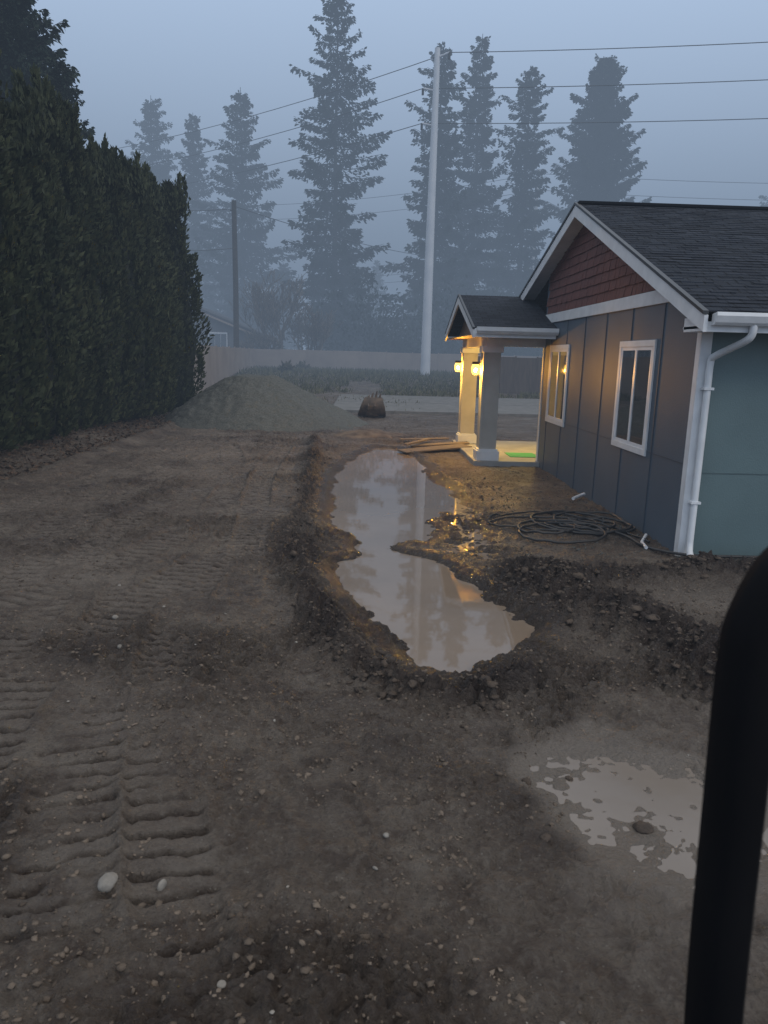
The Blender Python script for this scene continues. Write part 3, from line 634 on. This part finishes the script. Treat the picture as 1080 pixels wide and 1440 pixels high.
def conifer(seed,H,R,base=.12,dens=1.0,droop=.35,power=.6,step=1.15,nbr=(5,8),low=.12):
    r=np.random.default_rng(seed); rnd=random.Random(seed)
    PP=[];DD=[];LL=[];TV=[];TF=[]
    tp=[(0,0,0)]+[(rnd.uniform(-.1,.1),rnd.uniform(-.1,.1),H*k_/8) for k_ in range(1,9)]
    v,f=tube(tp,[max(.03,.011*H*(1-k_/8.0)+.03) for k_ in range(9)],7); TV+=v; TF+=f
    z=base*H
    while z<H*.993:
        u=z/H; nb_=rnd.randint(*nbr); a0=rnd.random()*6.283
        lv=rnd.uniform(.66,1.18)
        for b in range(nb_):
            a=a0+6.283*b/nb_+rnd.uniform(-.35,.35)
            sector=1+.18*math.sin(a*2+z*.25+seed)+.12*math.sin(a*3-z*.7)
            Lb=R*((1-u)**power)*rnd.uniform(.42,1.22)*sector*lv+.12
            if u<low+.12: Lb*=max(.45,.4+.6*(u-base)/(low+.12-base+1e-6))
            dz=-droop*(1-u)+.30*u
            ex,ey=math.cos(a),math.sin(a); zz=z+rnd.uniform(-.4,.4)
            if Lb>1.3:
                v,f=tube([(0,0,zz),(ex*Lb*.5,ey*Lb*.5,zz+Lb*dz*.5),(ex*Lb*.95,ey*Lb*.95,zz+Lb*(dz*.95+.12))],[.07,.045,.015],3); o_=len(TV); TV+=v; TF+=[tuple(q_+o_ for q_ in g_) for g_ in f]
            n=int((10+16*Lb)*dens); t=r.random(n)**.7
            lat=(r.random(n)*2-1)*(.10+.34*Lb*(1-t)*.9)*.85; hang=-np.abs(r.normal(0,.38,n))*(.4+.6*(1-u))
            P=np.stack([ex*Lb*t-ey*lat,ey*Lb*t+ex*lat,zz+Lb*(dz*t+.13*t*t)+hang],1)
            d=np.stack([ex*.9-ey*lat*1.2+r.normal(0,.4,n),ey*.9+ex*lat*1.2+r.normal(0,.4,n),-.55+r.normal(0,.45,n)],1)
            PP.append(P);DD.append(d);LL.append((.32+.46*r.random(n))*(.6+.4*(1-u)))
        z+=rnd.uniform(.6,1.15)*step*(1.1-.55*u)*H/36
    P=np.concatenate(PP);Dd=unit(np.concatenate(DD));Ls=np.concatenate(LL)
    V,F=leaves(P,Dd,Ls,Ls*.48)
    TVa=np.array([list(v) for v in TV])
    me=mknp('fir_mesh',np.concatenate([V,TVa]),np.concatenate([F,np.array(TF)+len(V)]),M_fir,lnk=False)
    me.materials.append(M_bark); mi=np.zeros(len(F)+len(TF),dtype=np.int32); mi[len(F):]=1
    if len(me.polygons)==len(mi): me.polygons.foreach_set('material_index',mi)
    return me
firs=[conifer(1,38,7.1,.1,1.7,power=.58),conifer(2,34,6.5,.08,1.7,power=.62),conifer(3,34,6.0,.08,1.8,.25,.66),conifer(4,32,4.9,.04,2.2,-.30,.42,.7,(7,10)),conifer(5,30,6.9,.08,1.6)]
def tree(k,x,y,s,rz,name='fir_tree',zs=None):
    o=link(D.objects.new(name,firs[k])); o.location=(x,y,.6); o.scale=(s,s,zs or s); o.rotation_euler=(0,0,rz); return o
tree(0,-3.4,84,1.0,0,zs=1.0)
tree(1,7.6,86,1.0,1.2)
tree(2,12.3,90,1.05,2.2,zs=1.08)
tree(1,17.6,88,.97,4.0)
tree(3,26.2,90,1.12,.4,zs=1.08)
tree(4,-15.5,98,1.05,.9,zs=1.1)
tree(2,-23,106,1.0,3.0,zs=.95)
tree(4,-30,112,1.1,5.0,zs=1.2)
tree(0,60,112,.9,2.0,zs=.85)
tree(2,56,104,.85,1.0,zs=.80)
tree(3,-16.6,38,.62,1.0,zs=.66)
tree(1,-13.6,36,.45,2.5,zs=.42)
fm=empty('distant_forest',(0,130,0))
rr_=random.Random(5)
for i in range(44):
    o=D.objects.new('forest_fir',firs[rr_.choice((0,1,2,4))]); link(o)
    x=-62+i*3.4+rr_.uniform(-2,2); y=rr_.uniform(96,135); s=rr_.uniform(.36,.60)
    o.location=(x,y,.5); o.scale=(s*1.25,s*1.25,s); o.rotation_euler=(0,0,rr_.random()*6)
    setparent(o,fm)
def bushes(name,n,xr,yr,hr,seed,m=500,mt=None):
    r=np.random.default_rng(seed); out=[]
    for i in range(n):
        cx=r.uniform(*xr);cy=r.uniform(*yr);h=r.uniform(*hr);R=h*r.uniform(.45,.8)
        d=unit(r.normal(0,1,(m,3))); d[:,2]=np.abs(d[:,2]); rad=(.55+.45*r.random((m,1))**.6)*(1+.25*np.sin(d[:,:1]*5+d[:,1:2]*7+i))
        P=np.array([cx,cy,.7])+d*rad*np.array([R,R,h])
        v,f=leaves(P,unit(d+r.normal(0,.6,(m,3))),.25+.4*r.random(m),.15+.15*r.random(m)); out.append(v)
    V=np.concatenate(out); return mknp(name,V,np.arange(len(V)).reshape(-1,4),mt or M_fir)
bushes('undergrowth',64,(-4,36),(76,86),(3,9),3,900)
M_blackb=mat('bramble_leaves',(.05,.055,.03),(.10,.085,.05),.8,1)
bushes('bramble_patch',6,(-8,16),(58,68),(.4,.7),4,250,M_blackb)
n=30000
q=np.stack([rng.uniform(-9.5,24,n),46+23*rng.random(n)],1); k=fbm(q[:,0],q[:,1],3,3,5)>-.25; q=q[k]; n=len(q)
v,f=leaves(np.c_[q,height(q[:,0],q[:,1])-.03],unit(np.c_[rng.normal(0,.35,(n,2)),np.ones(n)]),.15+.40*rng.random(n)**2,.04+.05*rng.random(n))
mknp('weed_field',v,f,M_weed)
n=1500; q=np.stack([rng.uniform(-7,3,n),rng.uniform(29,46,n)],1); k=fbm(q[:,0],q[:,1],2,3,6)>.15; q=q[k]; n=len(q)
v,f=leaves(np.c_[q,height(q[:,0],q[:,1])-.02],unit(np.c_[rng.normal(0,.5,(n,2)),np.ones(n)]),.1+.2*rng.random(n),.03+.03*rng.random(n)); mknp('weed_tufts',v,f,M_weed)
M_twig=mat('bare_twigs',(.15,.125,.10),(.10,.082,.065),.9,3)
def bare(name,x,y,H,seed):
    rd=random.Random(seed); TV=[];TF=[]
    def br(p,d,l,r,dep):
        pts=[p];q=Vector(p);dd=Vector(d)
        for i in range(4):
            dd=(dd+Vector((rd.uniform(-.18,.18),rd.uniform(-.18,.18),.06))).normalized(); q=q+dd*l/4; pts.append(q.copy())
        v,f=tube(pts,[max(.03,r*(1-.14*i)) for i in range(5)],4); o=len(TV); TV.extend(v); TF.extend([tuple(a+o for a in g_) for g_ in f])
        if dep>0:
            for k in range(rd.randint(3,4)):
                pp=pts[rd.randint(2,4)]; nd=(dd+Vector((rd.uniform(-.9,.9),rd.uniform(-.9,.9),rd.uniform(-.1,.6)))).normalized()
                br(pp,nd,l*rd.uniform(.6,.8),r*.55,dep-1)
    for k in range(4): br(Vector((x+rd.uniform(-.3,.3),y,.5)),Vector((rd.uniform(-.45,.45),rd.uniform(-.3,.3),1)),H*.34,.17,4)
    mk(name,TV,TF,M_twig)
bare('bare_tree',-7.6,71.2,11,3); bare('bare_tree',-5.0,71,7.5,5)
bare('bare_bush',-9.3,70.6,5,8)

# ---------------------------------------------------------------- neighbour house
nh=empty('grey_neighbour_house',(-16,74,0))
prismY('walls',[(-22,0),(-10.8,0),(-10.8,4.1),(-16.4,6.2),(-22,4.1)],72,84,M_hwall,nh)
prismY('roof_right',[(-16.4,6.75),(-10.1,4.25),(-10.1,4.05),(-16.4,6.5)],71.3,84.5,M_roofg,nh)
prismY('roof_left',[(-16.4,6.748),(-22.7,4.25),(-22.7,4.05),(-16.4,6.498)],71.3,84.5,M_roofg,nh)
prismY('rake_trim',[(-16.4,6.5),(-10.1,4.05),(-10.1,3.88),(-16.4,6.3)],71.28,71.33,M_fence,nh)
for xw in(-13.8,-18.5):
    box('window_trim',xw-.9,xw+.9,71.9,71.98,2.7,4.2,M_white,nh)
    for i in range(3): box('window_pane',xw-.8+i*.55,xw-.3+i*.55,71.86,71.9,2.85,4.05,M_glass,nh)
# ---------------------------------------------------------------- poles & wires
pp=empty('steel_power_pole',(4.9,60,0))
v,f=tube([(4.9,60,0),(4.9,60,12),(4.95,60,24.6)],[.40,.32,.20],16); mk('shaft',v,f,M_steel,pp,True)
for z,s in((24.2,1),(22.0,-1),(19.6,-1)):
    curve('arm',[(4.9,60,z-.25),(4.9+.9*s,60-.4*s,z)],.07,M_steel,pp)
    curve('insulator',[(4.9+.9*s,60-.4*s,z),(4.9+.9*s,60-.4*s,z-.45)],.09,M_dark,pp)
wp=empty('wooden_utility_pole',(-10.6,63,0))
v,f=tube([(-10.6,63,0),(-10.55,63,7),(-10.6,63,14.2)],[.24,.22,.19],10); mk('shaft',v,f,M_bark,wp,True)
curve('insulator',[(-10.6,63,13.4),(-10.9,62.9,13.45)],.05,M_dark,wp)
sp_=empty('steel_power_pole',(22,102,0))
v,f=tube([(22,102,0),(22,102,26.5)],[.42,.25],12); mk('shaft',v,f,M_steel,sp_,True)
def wire(name,a,b,sag,r=.035,par=None):
    pts=[]
    for i in range(25):
        t=i/24; p=Vector(a).lerp(Vector(b),t); p.z-=sag*4*t*(1-t); pts.append(p)
    return curve(name,pts,r,M_wire,par,res=1)
pw=empty('power_lines',(4.9,60,22))
for z,s in((24.2,1),(22.0,-1),(19.6,-1)):
    x0,y0=4.9+.9*s,60-.4*s
    wire('wire',(x0,y0,z),(85,37.5,z+1),1.3,.028,pw); wire('wire',(x0,y0,z),(-60,109,z+1.5),2.2,.028,pw)
for z in(26,24,15.5,14.5):
    wire('wire',(22,102,z),(110,92,z+1),1.5,.035,pw); wire('wire',(22,102,z),(-50,128,z),2.5,.035,pw)
for z in(13.6,10.6): wire('wire',(-10.6,63,z),(-32,60,z+2.5),1.4,.03,pw)
wire('wire',(-10.6,63,13.8),(22,102,15.2),1.5,.03,pw)

# ---------------------------------------------------------------- excavator cab door frame beside the viewer
cf=empty('excavator_cab_frame',(.5,.6,1.9))
path=smoothpath([(.368,.60,1.40),(.366,.60,1.60),(.354,.60,1.80),(.347,.60,2.0),(.3435,.60,2.14),(.350,.60,2.19),(.374,.60,2.235),(.42,.60,2.255),(.55,.60,2.26),(.75,.60,2.26)],6)
V=[];F=[]
ring=[(-.019,-.02),(-.012,-.028),(.012,-.028),(.019,-.02),(.019,.02),(.012,.028),(-.012,.028),(-.019,.02)]
for i,p in enumerate(path):
    a=Vector(path[max(i-1,0)]);b=Vector(path[min(i+1,len(path)-1)]); d=(b-a).normalized(); u=d.cross(Vector((0,1,0))).normalized()
    for r0,r1 in ring: V.append(Vector(p)+u*r0+Vector((0,1,0))*r1)
n=len(ring)
for i in range(len(path)-1):
    for k in range(n): F.append((i*n+k,i*n+(k+1)%n,(i+1)*n+(k+1)%n,(i+1)*n+k))
mk('rubber_edge',V,F,M_rubber,cf,True)
curve('inner_rail',[(p[0]+.03,p[1]+.03,p[2]-.03) for p in path],.012,M_rubber,cf)

# ---------------------------------------------------------------- fog, sky, sun
FC=(.190,.250,.340)
def fogbox(name,SIG,*b):
    m=D.materials.new(name); m.use_nodes=True; nt=m.node_tree; nt.nodes.clear()
    ab=N(nt,'ShaderNodeVolumeAbsorption'); ab.inputs['Color'].default_value=(0,0,0,1); ab.inputs['Density'].default_value=SIG
    em=N(nt,'ShaderNodeEmission'); em.inputs[0].default_value=(*FC,1); em.inputs[1].default_value=SIG  # fog emits its own glow in place of scattered skylight
    ad=N(nt,'ShaderNodeAddShader'); o=N(nt,'ShaderNodeOutputMaterial')
    nt.links.new(ab.outputs[0],ad.inputs[0]); nt.links.new(em.outputs[0],ad.inputs[1]); nt.links.new(ad.outputs[0],o.inputs['Volume'])
    return box(name,*b,m)
fogbox('fog',.0030,-320,320,-120,44,-6,40)
fogbox('fog',.0140,-320,320,44.01,420,-6,40.01)

wd=D.worlds.new("World"); scene.world=wd; wd.use_nodes=True; nt=wd.node_tree; bg=nt.nodes['Background']
sky=N(nt,'ShaderNodeTexSky'); sky.sky_type='NISHITA'; sky.sun_disc=False; sky.sun_elevation=math.radians(35); sky.sun_rotation=math.radians(132); sky.air_density=1.5; sky.dust_density=3
tc=N(nt,'ShaderNodeTexCoord'); sx=N(nt,'ShaderNodeSeparateXYZ'); nt.links.new(tc.outputs['Generated'],sx.inputs[0])
mr=N(nt,'ShaderNodeMapRange'); mr.inputs[1].default_value=.45; mr.inputs[2].default_value=.85; nt.links.new(sx.outputs['Z'],mr.inputs[0])
cl=N(nt,'ShaderNodeMix',data_type='RGBA'); nt.links.new(mr.outputs[0],cl.inputs[0]); cl.inputs[6].default_value=(8.4,10.8,14.6,1); cl.inputs[7].default_value=(12.5,12,11.3,1)
mx=N(nt,'ShaderNodeMix',data_type='RGBA'); mx.inputs[0].default_value=.9
nt.links.new(sky.outputs[0],mx.inputs[6]); nt.links.new(cl.outputs[2],mx.inputs[7])
nt.links.new(mx.outputs[2],bg.inputs[0]); bg.inputs[1].default_value=.085
sl=D.lights.new('sun','SUN'); sl.energy=.75; sl.angle=math.radians(14); sl.color=(1,.94,.86)
so=link(D.objects.new('sun',sl)); so.rotation_euler=Vector((.60,-.55,.55)).to_track_quat('Z','Y').to_euler()

# ---------------------------------------------------------------- camera
cam=D.cameras.new('camera'); co=link(D.objects.new('camera',cam)); scene.camera=co
cam.sensor_fit='VERTICAL'; cam.sensor_height=36; cam.lens=26; cam.clip_end=3000; cam.clip_start=.02
R=Matrix.Rotation(math.radians(-1.82),4,'Z')@Matrix.Rotation(math.radians(78.1),4,'X')@Matrix.Rotation(math.radians(1.5),4,'Z')
co.matrix_world=Matrix.Translation((0,0,2.4))@R
cam.dof.use_dof=True; cam.dof.focus_distance=14; cam.dof.aperture_fstop=7.5
scene.view_settings.view_transform='Standard'; scene.view_settings.look='None'; scene.view_settings.exposure=0
